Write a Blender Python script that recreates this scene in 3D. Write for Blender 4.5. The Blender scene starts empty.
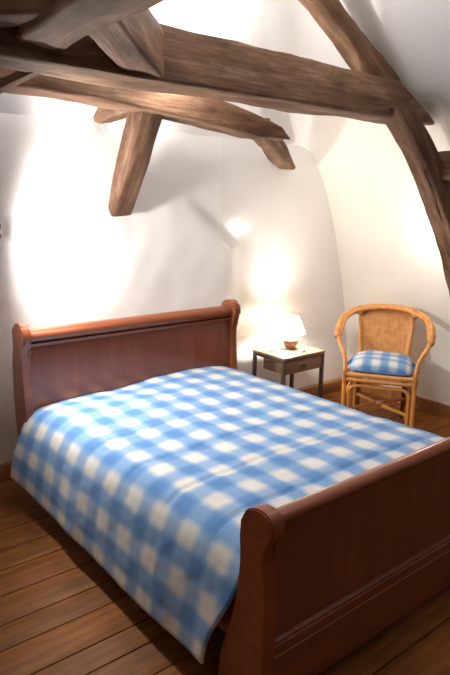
import bpy, bmesh, math, random
from mathutils import Vector, Matrix, noise

# ------------------------------------------------------------------ camera, world, lights, exposure
S = bpy.context.scene
COL = S.collection
cam_d = bpy.data.cameras.new('camera')
cam = bpy.data.objects.new('camera', cam_d)
COL.objects.link(cam)
right = Vector((0.77678663, -0.6294963, 0.01835606))
up = Vector((0.12507581, 0.18277698, 0.97516594))
back = Vector((-0.61721841, -0.75519997, 0.22071347))
M = Matrix((right, up, back)).transposed().to_4x4()
M.translation = Vector((0, 0, 1.68))
cam.matrix_world = M
cam_d.sensor_fit = 'AUTO'
cam_d.sensor_width = 36.0
cam_d.lens = 609.44 / 675 * 36.0
cam_d.clip_start = 0.05
S.camera = cam

W = bpy.data.worlds.new('world')
S.world = W
W.use_nodes = True
W.node_tree.nodes['Background'].inputs[0].default_value = (0.6, 0.7, 1.0, 1)
W.node_tree.nodes['Background'].inputs[1].default_value = 0.02

vs = S.view_settings
vs.view_transform = 'Standard'
vs.look = 'None'
vs.exposure = 0.88
vs.gamma = 1.0
vs.use_curve_mapping = False


def lamp(name, kind, loc, power, color, **kw):
    d = bpy.data.lights.new(name, kind)
    d.energy = power
    d.color = color
    for k, v in kw.items():
        if k != 'aim':
            setattr(d, k, v)
    o = bpy.data.objects.new(name, d)
    COL.objects.link(o)
    o.location = loc
    if 'aim' in kw:
        o.rotation_euler = (Vector(kw['aim']) - Vector(loc)).to_track_quat('-Z', 'Y').to_euler()
    return o


# left wall spotlight, then an added highlight lamp and two added overhead fills
lamp('sconce_or_added_light', 'SPOT', (1.07, 3.14, 1.47), 62, (1, .95, .89), spot_size=math.radians(176),
     spot_blend=.45, shadow_soft_size=.07, aim=(1.07 + .85, 3.14 - .42, 1.40))
lamp('sconce_or_added_light', 'POINT', (3.85, 2.45, 1.43), 3.4, (1, .94, .86), shadow_soft_size=.05)  # added lamp without fixture, only for the glossy highlight on the back wall
lamp('overhead_fill_light', 'POINT', (1.9, 2.66, 2.40), 22, (1, .97, .93), shadow_soft_size=.25)  # added fill behind the tie beam, no fixture, brightens bed and walls
lamp('overhead_fill_light', 'POINT', (2.0, 1.55, 2.95), 17, (1, .97, .94), shadow_soft_size=.2)  # added fill, no fixture, lifts the front ceiling and upper right slope

# ------------------------------------------------------------------ node helpers


def mat(name):
    m = bpy.data.materials.new(name)
    m.use_nodes = True
    nt = m.node_tree
    return m, nt, nt.nodes['Principled BSDF']


def nd(nt, typ, **kw):
    n = nt.nodes.new(typ)
    for k, v in kw.items():
        if isinstance(k, str) and k.startswith('i_'):
            n.inputs[k[2:].replace('_', ' ')].default_value = v
        else:
            setattr(n, k, v)
    return n


def math_n(nt, op, a, b=None, c=None):
    n = nt.nodes.new('ShaderNodeMath')
    n.operation = op
    for i, v in enumerate((a, b, c)):
        if v is None:
            continue
        if hasattr(v, 'is_linked'):
            nt.links.new(v, n.inputs[i])
        else:
            n.inputs[i].default_value = v
    return n.outputs[0]


def ramp(nt, fac, stops):
    r = nt.nodes.new('ShaderNodeValToRGB')
    e = r.color_ramp.elements
    while len(e) < len(stops):
        e.new(.5)
    for k, (p, c) in enumerate(stops):
        e[k].position = p
        e[k].color = (*c, 1)
    nt.links.new(fac, r.inputs[0])
    return r.outputs[0]


def mapping(nt, scale, coord='Object', rot=(0, 0, 0)):
    tc = nt.nodes.new('ShaderNodeTexCoord')
    mp = nt.nodes.new('ShaderNodeMapping')
    mp.inputs['Scale'].default_value = scale
    mp.inputs['Rotation'].default_value = rot
    nt.links.new(tc.outputs[coord], mp.inputs[0])
    return mp.outputs[0]


def noise_n(nt, vec, scale, detail=4, rough=.55):
    n = nt.nodes.new('ShaderNodeTexNoise')
    n.inputs['Scale'].default_value = scale
    n.inputs['Detail'].default_value = detail
    n.inputs['Roughness'].default_value = rough
    nt.links.new(vec, n.inputs['Vector'])
    return n.outputs[0]


def bump(nt, bsdf, height, strength, dist=.01):
    b = nt.nodes.new('ShaderNodeBump')
    b.inputs['Strength'].default_value = strength
    b.inputs['Distance'].default_value = dist
    nt.links.new(height, b.inputs['Height'])
    nt.links.new(b.outputs[0], bsdf.inputs['Normal'])


def mixc(nt, fac, a, b, mode='MIX'):
    n = nt.nodes.new('ShaderNodeMix')
    n.data_type = 'RGBA'
    n.blend_type = mode
    for sock, v in ((n.inputs[0], fac), (n.inputs[6], a), (n.inputs[7], b)):
        if hasattr(v, 'is_linked'):
            nt.links.new(v, sock)
        else:
            sock.default_value = v if not isinstance(v, tuple) else (*v, 1)
    return n.outputs[2]


def plaster(name, col, bump_s=.25, rough=.75, stucco=False):
    m, nt, b = mat(name)
    v = mapping(nt, (1, 1, 1))
    big = noise_n(nt, v, 2.2, 3)
    c = ramp(nt, big, [(.3, tuple(x * .955 for x in col)), (.7, col)])
    nt.links.new(c, b.inputs['Base Color'])
    b.inputs['Roughness'].default_value = rough
    b.inputs['Specular IOR Level'].default_value = .25
    h1 = noise_n(nt, v, 28, 5)
    if stucco:
        h2 = noise_n(nt, v, 75, 4, .7)
        sp = nt.nodes.new('ShaderNodeSeparateXYZ')
        nt.links.new(v, sp.inputs[0])
        wob = math_n(nt, 'MULTIPLY_ADD', big, .9, sp.outputs[0])
        mr = nd(nt, 'ShaderNodeMapRange', interpolation_type='SMOOTHSTEP')
        nt.links.new(wob, mr.inputs[0])
        mr.inputs[1].default_value = 1.8
        mr.inputs[2].default_value = 2.7
        mr.inputs[3].default_value = 1.0
        mr.inputs[4].default_value = .012
        pk = ramp(nt, h2, [(.42, (0, 0, 0)), (.66, (1, 1, 1))])
        h = math_n(nt, 'MULTIPLY', math_n(nt, 'ADD', pk, h1), mr.outputs[0])
        bump(nt, b, h, .32, .010)
        rr = nd(nt, 'ShaderNodeMapRange', interpolation_type='SMOOTHSTEP')
        nt.links.new(sp.outputs[0], rr.inputs[0])
        for k_, q_ in ((1, 2.70), (2, 2.84), (3, .75), (4, .17)):
            rr.inputs[k_].default_value = q_
        nt.links.new(rr.outputs[0], b.inputs['Roughness'])
        b.inputs['Specular IOR Level'].default_value = .5
    else:
        bump(nt, b, h1, bump_s, .008)
    return m


def old_wood(name, dark, mid, light):
    m, nt, b = mat(name)
    oi = nt.nodes.new('ShaderNodeObjectInfo')
    cb = nt.nodes.new('ShaderNodeCombineXYZ')
    for k in range(3):
        nt.links.new(math_n(nt, 'MULTIPLY', oi.outputs['Random'], 31.0 + 7 * k), cb.inputs[k])

    def vec(sc):
        v = mapping(nt, sc)
        a = nt.nodes.new('ShaderNodeVectorMath')
        a.operation = 'ADD'
        nt.links.new(v, a.inputs[0])
        nt.links.new(cb.outputs[0], a.inputs[1])
        return a.outputs[0]
    g = noise_n(nt, vec((.9, 6, 6)), 2.2, 9, .66)
    f = noise_n(nt, vec((.45, 13, 13)), 1.6, 5, .6)
    fine = noise_n(nt, vec((3, 60, 60)), 1.5, 4, .6)
    p = noise_n(nt, vec((1.4, 2.2, 2.2)), 1.8, 6, .62)
    base = ramp(nt, math_n(nt, 'MULTIPLY_ADD', fine, .22, math_n(nt, 'SUBTRACT', g, .11)), [(.30, dark), (.5, mid), (.70, light)])
    patch = ramp(nt, p, [(.34, (.62, .54, .50)), (.5, (1, .98, .96)), (.68, (1.28, 1.22, 1.16))])
    c = mixc(nt, 1.0, base, patch, 'MULTIPLY')
    crack = ramp(nt, f, [(.325, (.16, .12, .10)), (.352, (1, 1, 1))])
    c = mixc(nt, .85, c, crack, 'MULTIPLY')
    nt.links.new(c, b.inputs['Base Color'])
    b.inputs['Roughness'].default_value = .74
    b.inputs['Specular IOR Level'].default_value = .25
    h = math_n(nt, 'MULTIPLY_ADD', crack, 1.0, math_n(nt, 'MULTIPLY_ADD', g, .9, math_n(nt, 'MULTIPLY', fine, .25)))
    bump(nt, b, h, .75, .012)
    return m


def polished(name, dark, light, rough=.28, axis=0, coat=.25, stretch=10):
    m, nt, b = mat(name)
    sc = [stretch] * 3
    sc[axis] = 1.0
    v = mapping(nt, tuple(sc))
    g = noise_n(nt, v, 2.3, 6, .6)
    c = ramp(nt, g, [(.3, dark), (.7, light)])
    nt.links.new(c, b.inputs['Base Color'])
    b.inputs['Roughness'].default_value = rough
    b.inputs['Coat Weight'].default_value = coat
    b.inputs['Coat Roughness'].default_value = .18
    bump(nt, b, g, .05, .003)
    return m


def plain(name, col, rough=.5, metal=0.0, bump_s=.1, scale=60):
    m, nt, b = mat(name)
    v = mapping(nt, (1, 1, 1))
    n = noise_n(nt, v, scale, 3)
    c = ramp(nt, n, [(.3, tuple(x * .86 for x in col)), (.7, col)])
    nt.links.new(c, b.inputs['Base Color'])
    b.inputs['Roughness'].default_value = rough
    b.inputs['Metallic'].default_value = metal
    bump(nt, b, n, bump_s, .002)
    return m


def plaid(name, pu, pv, ou, ov, white, midb, deep):
    m, nt, b = mat(name)
    uv = nt.nodes.new('ShaderNodeTexCoord').outputs['UV']
    # a slight wobble of the cloth's weave
    wv = noise_n(nt, uv, 9, 2)
    sp = nt.nodes.new('ShaderNodeSeparateXYZ')
    nt.links.new(uv, sp.inputs[0])

    def band(x, per, off, ph):
        t = math_n(nt, 'ADD', x, off + 50 * per)
        t = math_n(nt, 'ADD', t, math_n(nt, 'MULTIPLY', wv, .016))
        pp = math_n(nt, 'PINGPONG', t, per / 2)
        mr = nd(nt, 'ShaderNodeMapRange', interpolation_type='SMOOTHSTEP')
        nt.links.new(pp, mr.inputs[0])
        mr.inputs[1].default_value = per * .13
        mr.inputs[2].default_value = per * .39
        # fine warp stripes that step the band from white to blue
        st = math_n(nt, 'SINE', math_n(nt, 'MULTIPLY', x, 2 * math.pi / .0105))
        e = math_n(nt, 'MULTIPLY', math_n(nt, 'MULTIPLY', mr.outputs[0], math_n(nt, 'SUBTRACT', 1.0, mr.outputs[0])), .95)
        return math_n(nt, 'MULTIPLY_ADD', st, e, mr.outputs[0])
    bu = band(sp.outputs[0], pu, ou, 0)
    bv = band(sp.outputs[1], pv, ov, 1)
    s = math_n(nt, 'MULTIPLY_ADD', bu, .56, math_n(nt, 'MULTIPLY', bv, .44))
    c = ramp(nt, s, [(0.0, white), (.5, midb), (1.0, deep)])
    nt.links.new(c, b.inputs['Base Color'])
    b.inputs['Roughness'].default_value = .85
    b.inputs['Sheen Weight'].default_value = .15
    b.inputs['Specular IOR Level'].default_value = .15
    bump(nt, b, noise_n(nt, uv, 420, 2), .12, .001)
    return m


def planks(name):
    m, nt, b = mat(name)
    geo = nt.nodes.new('ShaderNodeNewGeometry')
    v = mapping(nt, (1.3, 13, 1))
    off = nt.nodes.new('ShaderNodeVectorMath')
    off.operation = 'ADD'
    cb = nt.nodes.new('ShaderNodeCombineXYZ')
    nt.links.new(math_n(nt, 'MULTIPLY', geo.outputs['Random Per Island'], 37.0), cb.inputs[0])
    nt.links.new(v, off.inputs[0])
    nt.links.new(cb.outputs[0], off.inputs[1])
    g = noise_n(nt, off.outputs[0], 2.4, 7, .62)
    c = ramp(nt, g, [(.25, (.13, .040, .008)), (.5, (.245, .085, .015)), (.75, (.35, .140, .028))])
    tone = ramp(nt, geo.outputs['Random Per Island'], [(0, (.86, .84, .82)), (1, (1.06, 1.05, 1.04))])
    c = mixc(nt, 1.0, c, tone, 'MULTIPLY')
    p = noise_n(nt, mapping(nt, (1, 1, 1)), 3.1, 4)
    worn = ramp(nt, p, [(.36, (.66, .62, .60)), (.58, (1, 1, 1))])
    c = mixc(nt, .8, c, worn, 'MULTIPLY')
    nt.links.new(c, b.inputs['Base Color'])
    b.inputs['Roughness'].default_value = .52
    b.inputs['Specular IOR Level'].default_value = .25
    bump(nt, b, g, .12, .004)
    return m


WHITE = plaster('white_stucco', (.86, .84, .83), stucco=True)
CREAM = plaster('cream_plaster', (.82, .79, .73), .18)
CEIL = plaster('ceiling_plaster', (.86, .845, .83), .2)
FLOOR = planks('oak_boards')
SKIRT = polished('skirting_wood', (.25, .105, .035), (.40, .19, .07), .5, 0, .0)
BEAM = old_wood('old_oak', (.070, .034, .020), (.155, .085, .050), (.29, .185, .118))
CHERRY = polished('cherry_wood', (.18, .044, .016), (.29, .078, .027), .30, 0, .3)
CHERRY_V = polished('cherry_panel', (.175, .046, .023), (.23, .063, .030), .22, 2, .3)
QUILT = plaid('blue_plaid_quilt', .172, .188, .076, .063, (.65, .635, .61), (.20, .35, .585), (.088, .225, .49))
CUSHION = plaid('blue_plaid_cushion', .125, .125, .03, .03, (.65, .635, .61), (.20, .35, .585), (.088, .225, .49))
RATTAN = polished('honey_rattan', (.56, .215, .048), (.74, .335, .085), .38, 2, .2, 14)
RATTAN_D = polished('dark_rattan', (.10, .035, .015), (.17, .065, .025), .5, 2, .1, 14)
BINDING = polished('rattan_binding', (.40, .15, .035), (.56, .25, .07), .45, 2, .1, 40)
TABLE_TOP = polished('pale_wood', (.25, .165, .085), (.33, .23, .125), .55, 0, .1)
TABLE_DK = polished('drawer_wood', (.15, .085, .048), (.23, .14, .085), .5, 0, .1)
IRON = plain('dark_iron', (.075, .055, .040), .55, 0)
TERRA = polished('turned_wood', (.17, .065, .034), (.24, .10, .055), .4, 2, .2)
CREAM_PL = plain('cream_plastic', (.74, .66, .42), .4)
BULB_W = plain('porcelain', (.8, .78, .72), .3)
GREY = plain('grey_metal', (.15, .12, .10), .4, .6)


def cane_mat():
    m, nt, b = mat('woven_cane')
    v = mapping(nt, (1, 1, 1))
    sp = nt.nodes.new('ShaderNodeSeparateXYZ')
    nt.links.new(v, sp.inputs[0])
    hz = math_n(nt, 'SINE', math_n(nt, 'MULTIPLY', sp.outputs[2], 2 * math.pi / .0085))
    hx = math_n(nt, 'SINE', math_n(nt, 'MULTIPLY', sp.outputs[0], 2 * math.pi / .026))
    n = noise_n(nt, v, 25, 3)
    f = math_n(nt, 'MULTIPLY_ADD', hz, .16, math_n(nt, 'MULTIPLY_ADD', hx, .05, n))
    c = ramp(nt, f, [(.25, (.50, .195, .055)), (.5, (.66, .295, .092)), (.75, (.74, .36, .125))])
    nt.links.new(c, b.inputs['Base Color'])
    b.inputs['Roughness'].default_value = .5
    bump(nt, b, hz, .35, .003)
    return m


CANE = cane_mat()


def shade_mat():
    m, nt, b = mat('lit_lamp_shade')
    nt.nodes.remove(b)
    out = [n for n in nt.nodes if n.type == 'OUTPUT_MATERIAL'][0]
    df = nt.nodes.new('ShaderNodeBsdfDiffuse')
    tr = nt.nodes.new('ShaderNodeBsdfTranslucent')
    df.inputs[0].default_value = (.9, .87, .80, 1)
    tr.inputs[0].default_value = (.95, .90, .80, 1)
    mx = nt.nodes.new('ShaderNodeMixShader')
    mx.inputs[0].default_value = .85
    nt.links.new(df.outputs[0], mx.inputs[1])
    nt.links.new(tr.outputs[0], mx.inputs[2])
    nt.links.new(mx.outputs[0], out.inputs[0])
    return m


SHADE = shade_mat()


def glow_mat(name, col, s):
    m, nt, b = mat(name)
    b.inputs['Base Color'].default_value = (.9, .9, .88, 1)
    b.inputs['Emission Color'].default_value = (*col, 1)
    b.inputs['Emission Strength'].default_value = s
    return m


# ------------------------------------------------------------------ mesh helpers


class MB:
    def __init__(self):
        self.bm = bmesh.new()
        self.uv = None

    def box(self, lo, hi, bev=0.0, rot=None, about=None):
        r = bmesh.ops.create_cube(self.bm, size=1)
        vs_ = r['verts']
        lo, hi = Vector(lo), Vector(hi)
        for v in vs_:
            v.co = Vector(((lo[i] + hi[i]) / 2 + v.co[i] * (hi[i] - lo[i]) for i in range(3)))
        if bev:
            es = list({e for v in vs_ for e in v.link_edges})
            bmesh.ops.bevel(self.bm, geom=es, offset=bev, segments=2, affect='EDGES', profile=.6)
        return self

    def rings(self, rings, closed_ring=True, cap=True, loop=False):
        vv = [[self.bm.verts.new(p) for p in r] for r in rings]
        n = len(rings[0])
        K = len(vv)
        for i in range(K if loop else K - 1):
            a, b = vv[i], vv[(i + 1) % K]
            for j in range(n if closed_ring else n - 1):
                k = (j + 1) % n
                self.bm.faces.new((a[j], a[k], b[k], b[j]))
        if cap and not loop:
            self.bm.faces.new(list(reversed(vv[0])))
            self.bm.faces.new(vv[-1])
        return vv

    def tube(self, path, r, n=10, loop=False, flat=1.0):
        P = [Vector(p) for p in path]
        K = len(P)
        T = []
        for i in range(K):
            if loop:
                d = P[(i + 1) % K] - P[i - 1]
            else:
                d = P[min(i + 1, K - 1)] - P[max(i - 1, 0)]
            T.append(d.normalized())
        ref = Vector((0, 0, 1)) if abs(T[0].z) < .9 else Vector((1, 0, 0))
        nrm = (ref - T[0] * ref.dot(T[0])).normalized()
        out = []
        for i in range(K):
            nrm = (nrm - T[i] * nrm.dot(T[i])).normalized()
            bi = T[i].cross(nrm)
            rr = r[i] if isinstance(r, (list, tuple)) else r
            out.append([P[i] + nrm * math.cos(a) * rr + bi * math.sin(a) * rr * flat
                        for a in (2 * math.pi * j / n for j in range(n))])
        self.rings(out, loop=loop)
        return self

    def lathe(self, prof, c=(0, 0, 0), n=32, cap=True):
        c = Vector(c)
        self.rings([[c + Vector((r * math.cos(a), r * math.sin(a), z))
                     for a in (2 * math.pi * j / n for j in range(n))] for r, z in prof], cap=cap)
        return self

    def prism(self, prof, x0, x1, bev=0.0, axis=0):
        """closed outline of (a, b) pairs in the plane across `axis`"""
        def pt(a, b, x):
            return {0: Vector((x, a, b)), 1: Vector((a, x, b)), 2: Vector((a, b, x))}[axis]
        before = set(self.bm.verts)
        self.rings([[pt(a, b, x0) for a, b in prof], [pt(a, b, x1) for a, b in prof]])
        if bev:
            vs_ = [v for v in self.bm.verts if v not in before]
            es = {e for v in vs_ for e in v.link_edges if abs(e.verts[0].co[axis] - e.verts[1].co[axis]) < 1e-6}
            bmesh.ops.bevel(self.bm, geom=list(es), offset=bev, segments=2, affect='EDGES')
        return self

    def build(self, name, material, parent=None, sharp=38, loc=None):
        bm = self.bm
        bmesh.ops.recalc_face_normals(bm, faces=bm.faces[:])
        lim = math.radians(sharp)
        for f in bm.faces:
            f.smooth = True
        for e in bm.edges:
            if len(e.link_faces) == 2 and e.calc_face_angle(0) > lim:
                e.smooth = False
        me = bpy.data.meshes.new(name)
        bm.to_mesh(me)
        bm.free()
        me.materials.append(material)
        o = bpy.data.objects.new(name, me)
        COL.objects.link(o)
        if parent:
            o.parent = parent
        if loc:
            o.location = loc
        return o


def spline(pts, per=6, loop=False):
    P = [Vector(p) for p in pts]
    K = len(P)
    out = []
    rng = range(K) if loop else range(K - 1)
    for i in rng:
        if loop:
            p0, p1, p2, p3 = P[i - 1], P[i], P[(i + 1) % K], P[(i + 2) % K]
        else:
            p0, p1, p2, p3 = P[max(i - 1, 0)], P[i], P[i + 1], P[min(i + 2, K - 1)]
        for k in range(per):
            t = k / per
            out.append(.5 * ((2 * p1) + (p2 - p0) * t + (2 * p0 - 5 * p1 + 4 * p2 - p3) * t * t
                             + (3 * p1 - p0 - 3 * p2 + p3) * t ** 3))
    if not loop:
        out.append(P[-1])
    return out


def sm2(pts, per=5):
    return [(p.x, p.y) for p in spline([(a, b, 0) for a, b in pts], per, True)]


def tag(o, label, cat, group=None):
    o['label'] = label
    o['category'] = cat
    if group:
        o['group'] = group
    return o


def struct(o):
    o['kind'] = 'structure'
    return o


def empty(name, loc, rz=0.0):
    o = bpy.data.objects.new(name, None)
    COL.objects.link(o)
    o.location = loc
    o.rotation_euler = (0, 0, rz)
    o.empty_display_size = .1
    return o


def interp(tab, x):
    if x <= tab[0][0]:
        return tab[0][1]
    for (a, u), (b, v) in zip(tab, tab[1:]):
        if x <= b:
            t = (x - a) / (b - a)
            return u + (v - u) * t
    return tab[-1][1]


def sstep(a, b, x):
    t = min(1, max(0, (x - a) / (b - a)))
    return t * t * (3 - 2 * t)


# ------------------------------------------------------------------ room shell
# floor of individual boards with grooves (one mesh), running along the bed's width
rnd = random.Random(4)
breaks = [2.726, 2.564, 2.38, 2.197, 2.054, 1.875, 1.754]
y = 1.754
while y > -4.5:
    y -= rnd.choice((.13, .15, .17, .19))
    breaks.append(y)
breaks = breaks[::-1]
y = 2.726
while y < 3.6:
    y += rnd.choice((.14, .16, .18))
    breaks.append(y)
fl = MB()
for a, b in zip(breaks, breaks[1:]):
    x = -1.4 - rnd.random() * 3
    while x < 4.5:
        L = 5.2 + rnd.random() * 2
        x0, x1 = max(x, -1.4), min(x + L, 4.5)
        if x1 > x0 + .05:
            dz = rnd.uniform(-.0012, .0)
            fl.box((x0 + .0008, a + .0028, -.03), (x1 - .0008, b - .0028, dz), .0025)
        x += L
floor = struct(fl.build('floor', FLOOR))
sub = struct(MB().box((-1.4, -4.5, -.08), (4.5, 3.6, -.0301)).build('floor_subfloor', plain('dark_gap', (.03, .02, .015), .9)))


def breast(x, z):
    """how far the old stucco part of the back wall stands proud of the smooth part"""
    if z < 1.34:
        xe = 2.90
    else:
        xe = 2.90 - (z - 1.34) * 1.22
    proud = .016 * (1 - sstep(xe - .05, xe + .09, x))
    proud *= 1 - .85 * sstep(1.5, 1.9, z) * sstep(2.0, 2.5, x)
    swell = .034 * sstep(xe - .55, xe - .04, x) * (1 - sstep(xe - .05, xe + .11, x)) * sstep(.2, .8, z) * (1 - sstep(1.3, 1.75, z))
    wav = .014 * (noise.noise(Vector((x * 1.7, z * 1.7, 3.1))))
    wav += .006 * noise.noise(Vector((x * 7, z * 7, 8)))
    wav *= 1 - .97 * sstep(2.6, 2.85, x)
    return proud + swell + wav


wb = MB()
nx, nz = 230, 86
X0, X1, Z1 = -1.35, 4.45, 2.125
rows = []
for j in range(nz + 1):
    z = Z1 * j / nz
    rows.append([Vector((X0 + (X1 - X0) * i / nx,
                         3.505 - breast(X0 + (X1 - X0) * i / nx, z), z)) for i in range(nx + 1)])
wb.rings(rows, closed_ring=False, cap=False)
struct(wb.build('wall_back', WHITE, sharp=80))

prof_r = [(4.362, -.03), (4.25, .73), (4.06, 1.37), (3.91, 1.76), (3.72, 2.05), (3.43, 2.285)]


def side_wall(name, mirror):
    m = MB()
    sp_ = spline([(a, 0, b) for a, b in prof_r], 8)
    ys = [-4.5 + 8.1 * k / 80 for k in range(81)]
    rows_ = []
    for p in sp_:
        r = []
        for yy in ys:
            w = .016 * noise.noise(Vector((yy * 1.3, p.z * 1.3, 5))) if .02 < p.z < 1.9 else 0
            xx = p.x + w
            r.append(Vector((3.10 - xx if mirror else xx, yy, p.z)))
        rows_.append(r)
    m.rings(rows_, closed_ring=False, cap=False)
    return struct(m.build(name, CREAM, sharp=80))


side_wall('wall_right', False)
side_wall('wall_left', True)
struct(MB().box((-1.5, -4.55, -.05), (4.6, -4.45, 4.0)).build('wall_rear', CREAM))

ce = MB()
Ar, Al = Vector((3.82, 3.64, 1.98)), Vector((-.72, 3.64, 1.98))
P, F = Vector((1.55, 1.645, 3.83)), Vector((1.55, -4.5, 3.83))
FR_, FL_ = Vector((3.82, -4.5, 1.98)), Vector((-.72, -4.5, 1.98))
v = [ce.bm.verts.new(p) for p in (Ar, Al, P, F, FR_, FL_)]
ce.bm.faces.new((v[0], v[2], v[3], v[4]))
ce.bm.faces.new((v[1], v[5], v[3], v[2]))
ce.bm.faces.new((v[0], v[1], v[2]))
ed = [e for e in ce.bm.edges if len(e.link_faces) == 2]
bmesh.ops.bevel(ce.bm, geom=ed, offset=.09, segments=5, affect='EDGES', profile=.5)
struct(ce.build('ceiling', CEIL, sharp=60))

sk = MB().box((-1.2, 3.452, 0), (4.34, 3.52, .10), .004)
struct(sk.build('baseboard_back', SKIRT))
sk = MB().prism([(4.335, 0), (4.40, 0), (4.385, .105), (4.318, .105)], -4.45, 3.47, axis=1)
struct(sk.build('baseboard_right', SKIRT))

# ------------------------------------------------------------------ roof timbers


def beam(name, p0, p1, w, h, label, cat='beam', seed=1, warp=None, skew0=0.0, skew1=0.0, skewy1=0.0, up_=(0, 0, 1),
         rough=1.0, tab_w=None, tab_h=None, roll=0.0, seg=.06, material=None):
    """hand-hewn timber from p0 to p1 (centre line): w across, h tall, wavering faces and waney edges"""
    p0, p1 = Vector(p0), Vector(p1)
    L = (p1 - p0).length
    xa = (p1 - p0).normalized()
    u = Vector(up_)
    ya = u.cross(xa).normalized()
    za = xa.cross(ya)
    R_ = Matrix((xa, ya, za)).transposed().to_4x4() @ Matrix.Rotation(roll, 4, 'X')
    R_.translation = p0
    K = max(6, int(L / seg))
    out = []
    r = min(w, h) * .11
    for k in range(K + 1):
        t = k / K
        x_ = L * t
        wy, wz = warp(t) if warp else (0, 0)
        ww = w / 2 * (interp(tab_w, t) if tab_w else 1)
        hh = h / 2 * (interp(tab_h, t) if tab_h else 1)
        ring = []
        base = []
        corners = ((1, 1), (-1, 1), (-1, -1), (1, -1))
        for ci, (sy, sz) in enumerate(corners):
            rr = r * (1.0 + .9 * noise.noise(Vector((x_ * 2.2, ci * 9 + seed, seed * 3.3))))
            c = Vector((0, sy * (ww - rr), sz * (hh - rr)))
            a0 = {(1, 1): 0, (-1, 1): 90, (-1, -1): 180, (1, -1): 270}[(sy, sz)]
            for q in (0, 30, 60, 90):
                a = math.radians(a0 + q)
                base.append(c + Vector((0, rr * math.cos(a), rr * math.sin(a))))
        # a few points along each flat side
        full = []
        for j in range(len(base)):
            full.append(base[j])
            if j % 4 == 3:
                nxt = base[(j + 1) % len(base)]
                for q in (.25, .5, .75):
                    full.append(base[j].lerp(nxt, q))
        for q_ in full:
            d = noise.noise(Vector((x_ * 2.6, q_.y * 7 + seed * 5, q_.z * 7))) * .013 * rough
            d += noise.noise(Vector((x_ * 9, q_.y * 18 + seed, q_.z * 18))) * .006 * rough
            n_ = Vector((0, q_.y / ww, q_.z / hh)).normalized()
            p_ = q_ + n_ * d
            ex = (skew0 * (1 - t) + skew1 * t) * p_.z + skewy1 * t * p_.y
            ring.append(Vector((x_ + ex, p_.y + wy, p_.z + wz)))
        out.append(ring)
    m = MB()
    m.rings(out)
    o = m.build(name, material or BEAM, sharp=50)
    o.matrix_world = R_
    return tag(o, label, cat)


# tie beam of the truss, low over the bed
beam('tie_beam', (-.55, 2.405, 2.278), (3.33, 2.405, 2.262), .25, .215,
     'massive long dark tie beam running right across the room over the bed', seed=2, skew1=-2.1,
     tab_h=[(0, 1.0), (.5, 1.08), (.8, 1.0), (1, .96)])
beam('rafter', (3.36, 2.47, 2.31), (1.74, 2.47, 3.235), .13, .12,
     'sloping dark rafter rising from the right end of the tie beam to the ridge', seed=5, rough=1.3)
beam('brace', (3.15, 2.30, 2.20), (4.10, 2.30, 1.06), .15, .15,
     'dark curved brace under the right end of the tie beam running down the cream wall', seed=7, rough=1.3,
     warp=lambda t: (0, .085 * math.sin(math.pi * t)), skew0=1.0)
beam('purlin', (3.645, 2.30, 1.915), (3.68, -4.4, 1.915), .17, .19,
     'short end of a dark timber at the right edge beside the sloping brace', seed=8)
beam('cross_beam', (.975, 2.36, 2.305), (.52, -4.4, 2.33), .185, .20,
     'wide pale-brown beam at top left meeting the tie beam at a right angle', seed=11, rough=1.3)
beam('corner_brace', (.955, 1.85, 2.318), (1.46, 2.34, 2.265), .15, .19,
     'short diagonal brace in the corner right of the wide beam and the tie beam', seed=13, skew1=0)
beam('corner_brace', (.96, 1.99, 2.34), (.70, 2.34, 2.34), .16, .20,
     'grey short diagonal brace in the upper left corner of the photo', seed=14)

# curved lower timber behind the tie beam, near the head wall


def curve_warp(t):
    return 0, .045 * math.sin(math.pi * min(1, t * 1.15)) - .03 * t - .055 * max(0, (t - .72) / .28) ** 1.6


beam('collar_beam', (.35, 2.95, 2.20), (2.80, 2.95, 2.175), .20, .15,
     'curved light-brown beam below and behind the tie beam, its cut end over the headboard', seed=17,
     warp=curve_warp, skew1=-1.2, tab_h=[(0, .9), (.45, 1.0), (.75, 1.2), (.9, 1.0), (1, .55)], rough=1.2)
beam('strut', (1.86, 2.97, 2.19), (1.955, 3.47, 1.595), .14, .14,
     'thick leaning strut propping the curved beam off the wall above the headboard', seed=19,
     tab_w=[(0, 1.1), (.6, 1.0), (1, .6)], up_=(-1, 0, 0), skew1=0)
beam('strut', (2.69, 2.98, 2.12), (3.45, 3.49, 1.93), .12, .12,
     'short pointed strut under the right cut end of the curved beam', seed=23, tab_h=[(0, 1.1), (.6, .9), (1, .3)])
beam('stub_beam', (1.83, 3.00, 2.20), (1.85, 3.46, 2.18), .12, .13,
     'short timber block above the thick leaning strut reaching back to the ceiling', seed=29)
beam('spur', (.92, 2.84, 2.095), (1.05, 2.44, 2.175), .035, .035,
     'thin slanting stick at the left edge between the tie beam and the curved beam', seed=31)

# ------------------------------------------------------------------ the bed
bed = tag(empty('sleigh_bed', (1.94, 2.26, 0)),
          'reddish brown wooden double sleigh bed with rolled headboard and footboard', 'bed')
BX, BY = 1.94, 2.26
XL, XR = 1.175, 2.705


def bl(m, dx=BX, dy=BY):
    bmesh.ops.translate(m.bm, verts=m.bm.verts[:], vec=(-dx, -dy, 0))
    return m


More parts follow.
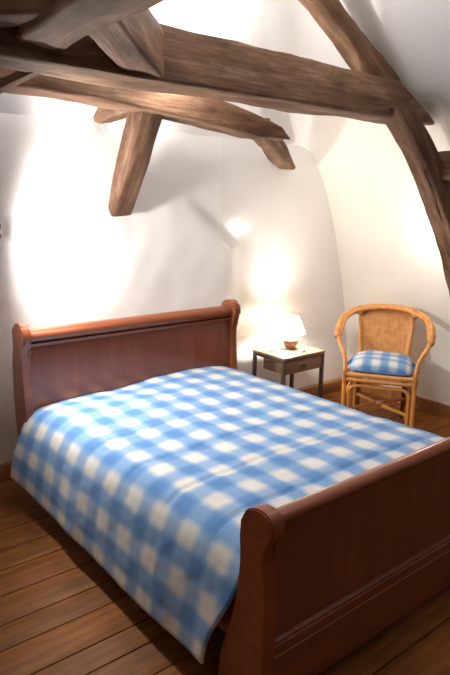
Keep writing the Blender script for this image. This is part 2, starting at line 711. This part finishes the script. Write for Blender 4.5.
# headboard: panel leaning back into a rolled top, shaped posts at the ends
hb_panel = sm2([(3.185, .30), (3.195, .55), (3.205, .74), (3.215, .86), (3.225, .93), (3.262, .93), (3.255, .80),
                (3.245, .60), (3.235, .30)], 3)
hb_m = MB().prism(hb_panel, XL + .04, XR - .04)
hb = bl(hb_m).build('headboard', CHERRY_V, bed)
roll = MB()
prof = [(3.228 + .052 * math.cos(a), .925 + .040 * math.sin(a)) for a in (2 * math.pi * k / 24 for k in range(24))]
roll.prism(prof, XL + .04, XR - .04)
roll.prism([(3.194, .868), (3.212, .862), (3.216, .884), (3.192, .884)], XL + .045, XR - .045)
bl(roll).build('top_roll', CHERRY, hb)
hp = [(3.152, .965), (3.17, .99), (3.215, 1.003), (3.27, .995), (3.308, .965), (3.313, .925), (3.303, .88), (3.325, .80),
      (3.335, .72), (3.338, .55), (3.325, .36), (3.315, .18), (3.312, .0), (3.262, .0), (3.215, .12), (3.165, .26),
      (3.160, .42), (3.172, .58), (3.184, .74), (3.178, .84), (3.150, .90), (3.145, .935)]
for x0, x1 in ((XL, XL + .045), (XR - .045, XR)):
    m = MB().prism(sm2(hp, 3), x0, x1, .008)
    bl(m).build('post', CHERRY, hb)

# footboard, seen from outside
fb_panel = sm2([(1.225, .10), (1.222, .30), (1.226, .50), (1.236, .62), (1.236, .71), (1.262, .71), (1.262, .60),
                (1.258, .45), (1.256, .10)], 3)
fb = bl(MB().prism(fb_panel, XL + .02, XR - .02)).build('footboard', CHERRY_V, bed)
roll = MB()
prof = [(1.226 + .032 * math.cos(a), .722 + .021 * math.sin(a)) for a in (2 * math.pi * k / 24 for k in range(24))]
roll.prism(prof, XL + .02, XR - .02)
bl(roll).build('top_roll', CHERRY, fb)
mo = MB()
mo.prism([(1.225, .05), (1.203, .05), (1.203, .268), (1.208, .272), (1.208, .282), (1.216, .287), (1.225, .288)], XL + .04, XR - .04)
mo.prism([(1.199, .222), (1.205, .218), (1.205, .235), (1.199, .231)], XL + .04, XR - .04)
bl(mo).build('bottom_rail', CHERRY, fb)
fp = [(1.166, .755), (1.178, .782), (1.21, .793), (1.25, .788), (1.288, .765), (1.306, .725), (1.312, .69), (1.305, .63), (1.306, .54),
      (1.318, .44), (1.345, .32), (1.385, .20), (1.40, .10), (1.395, .0), (1.20, .0), (1.19, .14), (1.187, .30),
      (1.188, .46), (1.194, .56), (1.206, .64), (1.198, .685), (1.175, .70), (1.163, .725)]
for x0, x1 in ((XL - .03, XL + .025), (XR - .025, XR + .03)):
    m = MB().prism(sm2([(a, b - .022 * sstep(.3, .7, b)) for a, b in fp], 2), x0, x1, .005)
    bl(m).build('post', CHERRY, fb)
for x0 in (XL + .012, XR - .042):
    m = MB().box((x0, 1.30, .20), (x0 + .03, 3.25, .36), .006)
    bl(m).build('side_rail', CHERRY, bed)
mt = MB().box((1.255, 1.30, .26), (2.635, 3.15, .50), .06)
bl(mt).build('mattress', plain('mattress_ticking', (.75, .73, .70), .9), bed)

# ------------------------------------------------------------------ quilted bedspread
qp = [(1.088, .120), (1.100, .22), (1.122, .34), (1.148, .44), (1.180, .505), (1.225, .545), (1.30, .566), (1.45, .574),
      (1.7, .580), (2.0, .582), (2.3, .578), (2.44, .572), (2.56, .560), (2.63, .538), (2.685, .49), (2.715, .42), (2.73, .30),
      (2.74, .15)]
qs = [p for p in spline([(a, 0, b) for a, b in qp], 14)]
arc = [0.0]
for a, b in zip(qs, qs[1:]):
    arc.append(arc[-1] + (b - a).length)
TOT = arc[-1]
nS, nY = 150, 130


def at_arc(s):
    for i in range(len(arc) - 1):
        if arc[i + 1] >= s:
            t = (s - arc[i]) / (arc[i + 1] - arc[i])
            p = qs[i].lerp(qs[i + 1], t)
            d = (qs[i + 1] - qs[i]).normalized()
            return p, Vector((-d.z, 0, d.x))
    return qs[-1], Vector((1, 0, 0))


s_ref = None
for s_, p_ in zip(arc, qs):
    if s_ref is None and p_.x >= 1.56:
        s_ref = s_ - (p_.x - 1.56)
q = MB()
uvs = {}
seams = [3.04, 2.74, 2.42, 2.09, 1.79, 1.50]
rows = []
for i in range(nS + 1):
    s = TOT * i / nS
    p, n_ = at_arc(s)
    row = []
    hang = sstep(.50, .14, p.z)                       # 1 at the hem
    flank = sstep(.565, .50, p.z)                     # 1 once the cloth turns over the edge
    for j in range(nY + 1):
        t = j / nY
        yh = 3.192 - .02 * hang                      # head end
        yf = 1.315 + .11 * hang ** 1.2                # foot end tucks away from the hem
        yy = yh + (yf - yh) * t
        d = 0.0
        for se in seams:
            g = yy - se + .012 * noise.noise(Vector((p.x * 3, se, 0)))
            d -= .009 * (1 - .9 * flank) * math.exp(-(g / .009) ** 2)
            d += .003 * (1 - .9 * flank) * math.exp(-(g / .06) ** 2)
        d += (.010 - .006 * flank) * noise.noise(Vector((p.x * 3.2, yy * 3.2, 1)))
        d += .0045 * (1 - .7 * flank) * noise.noise(Vector((s * 9, yy * 7 + s * 5, 4)))
        d += .002 * noise.noise(Vector((s * 24, yy * 20, 9)))
        # soft folds down the hanging side
        d += hang * (.004 * math.sin(yy * 11 + 2 * noise.noise(Vector((yy * 2, 0, 0)))))
        co = Vector((p.x, yy, p.z)) + n_ * d
        # dips to the headboard, and rises a little at the foot
        top = 1 - hang
        co.z -= top * (.034 * sstep(2.75, 3.2, yy) + .012 * sstep(3.05, 3.2, yy)) * (1 - .75 * sstep(1.7, 2.4, p.x))
        co.z += top * .018 * sstep(2.2, 1.5, yy)
        if p.x < 1.3:
            co.x -= .02 * hang * sstep(2.9, 3.2, yy)
        # hem not ruler straight
        co.z += hang * (.005 * math.sin(yy * 5.5 + .6) + (.035 * sstep(2.6, 3.15, yy) if p.x < 2 else 0))
        row.append(co)
        uvs[(i, j)] = (s - s_ref, yy)
    rows.append(row)
vv = q.rings(rows, closed_ring=False, cap=False)
uvl = q.bm.loops.layers.uv.new('UVMap')
idx = {}
for i, r in enumerate(vv):
    for j, vt in enumerate(r):
        idx[vt] = (i, j)
for f in q.bm.faces:
    for lp in f.loops:
        lp[uvl].uv = uvs[idx[lp.vert]]
quilt = q.build('bedspread', QUILT, sharp=180)
sol = quilt.modifiers.new('thick', 'SOLIDIFY')
sol.thickness = .012
sol.offset = -1
tag(quilt, 'blue and white checked quilted bedspread covering the double bed', 'bedspread')

# ------------------------------------------------------------------ bedside table
NX0, NX1, NY0, NY1, NZ = 3.075, 3.52, 3.075, 3.42, .55
ns = tag(empty('bedside_table', ((NX0 + NX1) / 2, (NY0 + NY1) / 2, 0)),
         'small square bedside table with pale top and thin dark legs', 'table')
cx, cy = (NX0 + NX1) / 2, (NY0 + NY1) / 2
bl(MB().box((NX0 - .004, NY0 - .004, NZ - .018), (NX1 + .004, NY1 + .004, NZ), .004), cx, cy).build('table_top', TABLE_TOP, ns)
lg = .026
for x_ in (NX0, NX1 - lg):
    for y_ in (NY0, NY1 - lg):
        bl(MB().box((x_, y_, 0), (x_ + lg, y_ + lg, NZ - .018), .003), cx, cy).build('leg', IRON, ns)
m = MB()
for y_ in (NY0 + .002, NY1 - .022):
    m.box((NX0 + lg, y_, NZ - .040), (NX1 - lg, y_ + .02, NZ - .018))
for x_ in (NX0 + .002, NX1 - .022):
    m.box((x_, NY0 + lg, NZ - .040), (x_ + .02, NY1 - lg, NZ - .018))
bl(m, cx, cy).build('frame', IRON, ns)
dw = bl(MB().box((NX0 + .03, NY0 + .006, NZ - .135), (NX1 - .03, NY0 + .25, NZ - .041), .003), cx, cy).build('drawer', TABLE_DK, ns)
bl(MB().tube([((NX0 + NX1) / 2, NY0 + .006, NZ - .088), ((NX0 + NX1) / 2, NY0 - .014, NZ - .088)], .011), cx, cy).build('knob', IRON, dw)

# table lamp
LX, LY = 3.33, 3.265
tl = tag(empty('table_lamp', (LX, LY, NZ)), 'lit lamp with white shade and round brown base on the bedside table', 'lamp')
MB().lathe([(.030, 0), (.036, .004), (.034, .012), (.044, .022), (.056, .040), (.060, .058), (.056, .074), (.046, .082),
            (.03, .086)]).build('base', TERRA, tl)
MB().lathe([(.026, .084), (.022, .092), (.015, .10), (.013, .13), (.018, .132), (.018, .145), (.008, .148)]).build('socket', BULB_W, tl)
MB().lathe([(.008, .146), (.010, .149), (.011, .152), (.009, .156), (.004, .158)], n=20).build(
    'bulb', glow_mat('bulb_glow', (1, .86, .66), 20), tl)
sh = MB()
pr_ = [(.116, .100), (.058, .248)]
K = 48
o_ring = lambda r, z, c=0: [Vector((r * math.cos(a), r * math.sin(a), z)) for a in (2 * math.pi * j / K for j in range(K))]
sh.rings([o_ring(.113, .132), o_ring(.084, .196), o_ring(.055, .258)], cap=False)
sh.build('lamp_shade', SHADE, tl)
rg = MB()
rg.tube([(.056 * math.cos(a), .056 * math.sin(a), .250) for a in (2 * math.pi * k / 24 for k in range(24))], .0015, 6, loop=True)
for k in range(3):
    a = 2 * math.pi * k / 3
    rg.tube([(.018 * math.cos(a), .018 * math.sin(a), .150), (.07 * math.cos(a), .07 * math.sin(a), .20)], .0014, 6)
rg.build('shade_ring', GREY, tl)
cd = MB()
cd.tube(spline([(-.04, -.02, .006), (-.09, -.05, .004), (-.16, -.02, .004), (-.19, .05, .004), (-.12, .09, .004), (-.02, .085, .004)], 8), .0035, 8)
cd.tube(spline([(.03, -.035, .006), (.02, -.085, .004), (.03, -.13, .004), (.08, -.12, .004), (.11, -.05, .004)], 8), .0035, 8)
cord = cd.build('cord', CREAM_PL, tl)
MB().box((-.012, -.140, .002), (.022, -.108, .022), .006).build('switch', BULB_W, cord)
lamp('table_lamp_light', 'POINT', (LX, LY, NZ + .19), 19.0, (1, .90, .76), shadow_soft_size=.04)

# ------------------------------------------------------------------ wall lamps


def wall_spot(loc, rz, label):
    sc = tag(empty('wall_spotlight', loc, rz), label, 'lamp')
    MB().tube([(0, 0, 0), (0, -.018, 0)], .035, 24).build('wall_plate', GREY, sc)
    MB().tube(spline([(0, -.016, 0), (.002, -.045, 0), (.02, -.065, 0)], 5), .008, 10).build('arm', GREY, sc)
    ax = Vector((.93, -.36, 0)).normalized()
    b0 = Vector((.012, -.062, 0))
    MB().tube([b0, b0 + ax * .016, b0 + ax * .04, b0 + ax * .06], [.018, .030, .036, .040], 24).build('lamp_head', GREY, sc)
    return sc


wall_spot((1.105, 3.46, 1.49), 0, 'small brown wall spotlight at the left edge, shining along the white wall')
# ------------------------------------------------------------------ rattan armchair
ch = tag(empty('rattan_armchair', (3.765, 2.715, 0), math.atan2(-.83, .55)),
         'honey-coloured rattan armchair with curved arms and cane back by the right wall', 'chair')


def mirror(pts):
    return [(-a, b, c) for a, b, c in pts]


SW, SD = .25, .215           # half width / half depth of the seat
# front legs flow up into the arms
fl_path = [(-SW, -SD, 0), (-SW, -SD, .20), (-SW, -SD, .42), (-SW - .002, -SD + .01, .50), (-SW - .02, -SD + .045, .575), (-SW - .06, -SD + .11, .64), (-.338, -.03, .685)]
for pts in (fl_path, mirror(fl_path)):
    MB().tube(spline(pts, 6), .0165, 12).build('leg', RATTAN, ch)
bl_path = [(-.205, SD + .02, 0), (-.20, SD + .01, .20), (-.185, SD, .40), (-.185, SD + .015, .55), (-.198, SD + .05, .72), (-.205, SD + .075, .815)]
for pts in (bl_path, mirror(bl_path)):
    MB().tube(spline(pts, 6), .0155, 12).build('leg', RATTAN, ch)
# the broad hoop: three canes side by side, bound at the joints
half = [(-.338, -.03, .685), (-.338, .05, .735), (-.322, .155, .795), (-.245, .245, .838), (-.125, .292, .862), (0, .305, .868)]
hoop = half + [(-a, b, c) for a, b, c in half[-2::-1]]
hp_ = spline(hoop, 8)
m = MB()
for off, dz, rr in ((0.0, .010, .0185), (.026, .002, .017), (-.020, -.020, .017)):
    path = []
    for k, p in enumerate(hp_):
        d = Vector((p.x, p.y - .02, 0)).normalized()
        e = math.sin(math.pi * k / (len(hp_) - 1)) ** .5
        path.append(p + d * off * (.35 + .65 * e) * -1 + Vector((0, 0, dz * (.4 + .6 * e))))
    m.tube(path, rr, 12)
hoop_o = m.build('arm_hoop', RATTAN, ch)
for sgn in (-1, 1):
    m = MB()
    m.tube([(sgn * .338, -.055, .672), (sgn * .338, -.035, .684), (sgn * .338, -.005, .704), (sgn * .35, .03, .726)], [.020, .024, .024, .022], 12)
    m.build('binding', BINDING, hoop_o)
    m = MB()
    c = [p for p in hp_ if p.x * sgn > 0]
    c = min(c, key=lambda p: abs(abs(p.x) - .205))
    m.tube([(sgn * .226, .246, .815), (sgn * .212, .256, .835), (sgn * .192, .266, .862)], [.031, .034, .031], 12)
    m.build('binding', BINDING, hoop_o)
# cane back panel between the rear posts, slightly bowed


def back_pt(u, w):
    """u -1..1 across, w 0..1 up"""
    z = .40 + .445 * w
    hw = .165 + .028 * w
    return Vector((u * hw, SD + .012 + .066 * w ** 1.4 + .022 * (1 - u * u) * (.4 + .6 * w), z + (.018 * (1 - u * u)) * w))


m = MB()
R1 = [[back_pt(-1 + 2 * i / 24, j / 20) for i in range(25)] for j in range(21)]
m.rings(R1, closed_ring=False, cap=False)
pn = m.build('back_panel', CANE, ch)
so = pn.modifiers.new('thick', 'SOLIDIFY')
so.thickness = .008
m = MB()
for w_ in (.02, .50, .985):
    m.tube([back_pt(-1 + 2 * i / 20, w_) + Vector((0, -.005, 0)) for i in range(21)], .006 if w_ == .5 else .009, 8)
for u_ in (-.985, .985):
    m.tube([back_pt(u_, j / 16) + Vector((0, -.004, 0)) for j in range(17)], .010, 8)
m.build('panel_edging', RATTAN, pn)
# seat: stacked frame canes and woven deck
ring = [(-SW, -SD + .03), (-SW + .03, -SD), (0, -SD - .006), (SW - .03, -SD), (SW, -SD + .03), (.225, 0), (.20, SD - .02), (.17, SD), (0, SD + .008),
        (-.17, SD), (-.20, SD - .02), (-.225, 0)]
m = MB()
for z_, rr, g in ((.437, .0185, 1.0), (.399, .0165, 1.0)):
    m.tube(spline([(a * g, b * g, z_) for a, b in ring], 5, True), rr, 10, loop=True)
m.build('seat_frame', RATTAN, ch)
m = MB()
sr = spline([(a, b, 0) for a, b in ring], 5, True)
m.rings([[Vector((p.x, p.y, .427)) for p in sr], [Vector((p.x, p.y, .443)) for p in sr]])
m.build('seat', CANE, ch)
for sx in (-1, 1):
    m = MB()
    m.tube([(sx * SW, -SD, .37), (sx * SW, -SD, .42), (sx * SW, -SD, .462)], [.0185, .020, .0185], 12)
    m.build('binding', BINDING, ch)
# arches under the seat rail: front, back and both sides
ia = [(-.215, -.20, 0), (-.215, -.20, .15), (-.215, -.20, .285), (-.205, -.20, .325), (-.175, -.20, .348), (-.12, -.20, .352), (0, -.20, .352)]
arch = ia + mirror(ia)[-2::-1]
MB().tube(spline(arch, 5), .0135, 10).build('front_arch', RATTAN, ch)
ib = [(-.175, .20, 0), (-.172, .20, .15), (-.168, .20, .27), (-.14, .20, .315), (0, .20, .322)]
MB().tube(spline(ib + mirror(ib)[-2::-1], 5), .0125, 10).build('rear_arch', RATTAN_D, ch)
for sx in (-1, 1):
    pa = [(sx * .236, -.185, 0), (sx * .236, -.183, .16), (sx * .234, -.165, .28), (sx * .226, -.10, .318), (sx * .215, 0, .322), (sx * .205, .10, .318), (sx * .20, .165, .28), (sx * .20, .185, .16), (sx * .20, .19, 0)]
    MB().tube(spline(pa, 5), .012, 10).build('side_arch', RATTAN, ch)
for a, b in (((-.235, -.20, .155), (.195, .20, .165)), ((.235, -.20, .155), (-.195, .20, .165))):
    MB().tube([a, ((a[0] + b[0]) / 2, 0, .172 if a[0] < 0 else .152), b], .0135, 10).build('stretcher', RATTAN, ch)
MB().tube(spline([(-.022, 0, .15), (-.006, 0, .166), (.012, 0, .17), (.026, 0, .16)], 3), .021, 10).build('binding', BINDING, ch)
for sx in (-1, 1):
    m = MB()
    m.tube([(sx * .188, .205, .10), (sx * .187, .205, .20), (sx * .186, .205, .345)], [.019, .024, .024], 10)
    m.build('rear_binding', RATTAN_D, ch)

# seat cushion
cu = tag(empty('seat_cushion', ch.location + Vector((0, 0, .452)), ch.rotation_euler.z),
         'blue and white checked cushion lying on the rattan armchair', 'cushion')
m = MB()
NN = 34
top, bot = [], []
for i in range(NN + 1):
    rt, rb = [], []
    for j in range(NN + 1):
        u, w = -1 + 2 * i / NN, -1 + 2 * j / NN
        # rounded square plan, a little narrower at the back
        k = 1 - .10 * (abs(u) ** 3) * (abs(w) ** 3)
        px = u * .232 * k * (1 - .06 * (w + 1) / 2)
        py = w * .21 * k
        e = (max(0, 1 - u ** 4) * max(0, 1 - w ** 4)) ** .42
        n1 = .007 * noise.noise(Vector((px * 11, py * 11, 2)))
        rt.append(Vector((px, py, .014 + e * (.082 + n1) + .010 * (w > 0) * w * e)))
        rb.append(Vector((px, py, .014 - e * .014)))
    top.append(rt)
    bot.append(rb)
vt = m.rings(top, closed_ring=False, cap=False)
vb = m.rings(bot, closed_ring=False, cap=False)
uvl = m.bm.loops.layers.uv.new('UVMap')
for f in m.bm.faces:
    for lp in f.loops:
        lp[uvl].uv = (lp.vert.co.x, lp.vert.co.y)
bmesh.ops.remove_doubles(m.bm, verts=m.bm.verts[:], dist=1e-5)
m.build('cover', CUSHION, cu, sharp=100)
m = MB()
edge = []
for k in range(NN):
    edge.append(top[k][0])
for k in range(NN):
    edge.append(top[NN][k])
for k in range(NN):
    edge.append(top[NN - k][NN])
for k in range(NN):
    edge.append(top[0][NN - k])
m.tube(edge, .005, 8, loop=True)
BLUE = plain('blue_cloth', (.08, .24, .50), .85)
m.build('piping', BLUE, cu)
for sx in (-1, 1):
    m = MB()
    m.tube(spline([(sx * .20, .17, .012), (sx * .235, .165, .0), (sx * .262, .13, -.02), (sx * .275, .10, -.05)], 5), .012, 8, flat=.3)
    m.tube(spline([(sx * .20, .17, .010), (sx * .235, .185, -.004), (sx * .25, .18, -.045)], 5), .009, 8, flat=.3)
    m.build('tie', BLUE, cu)
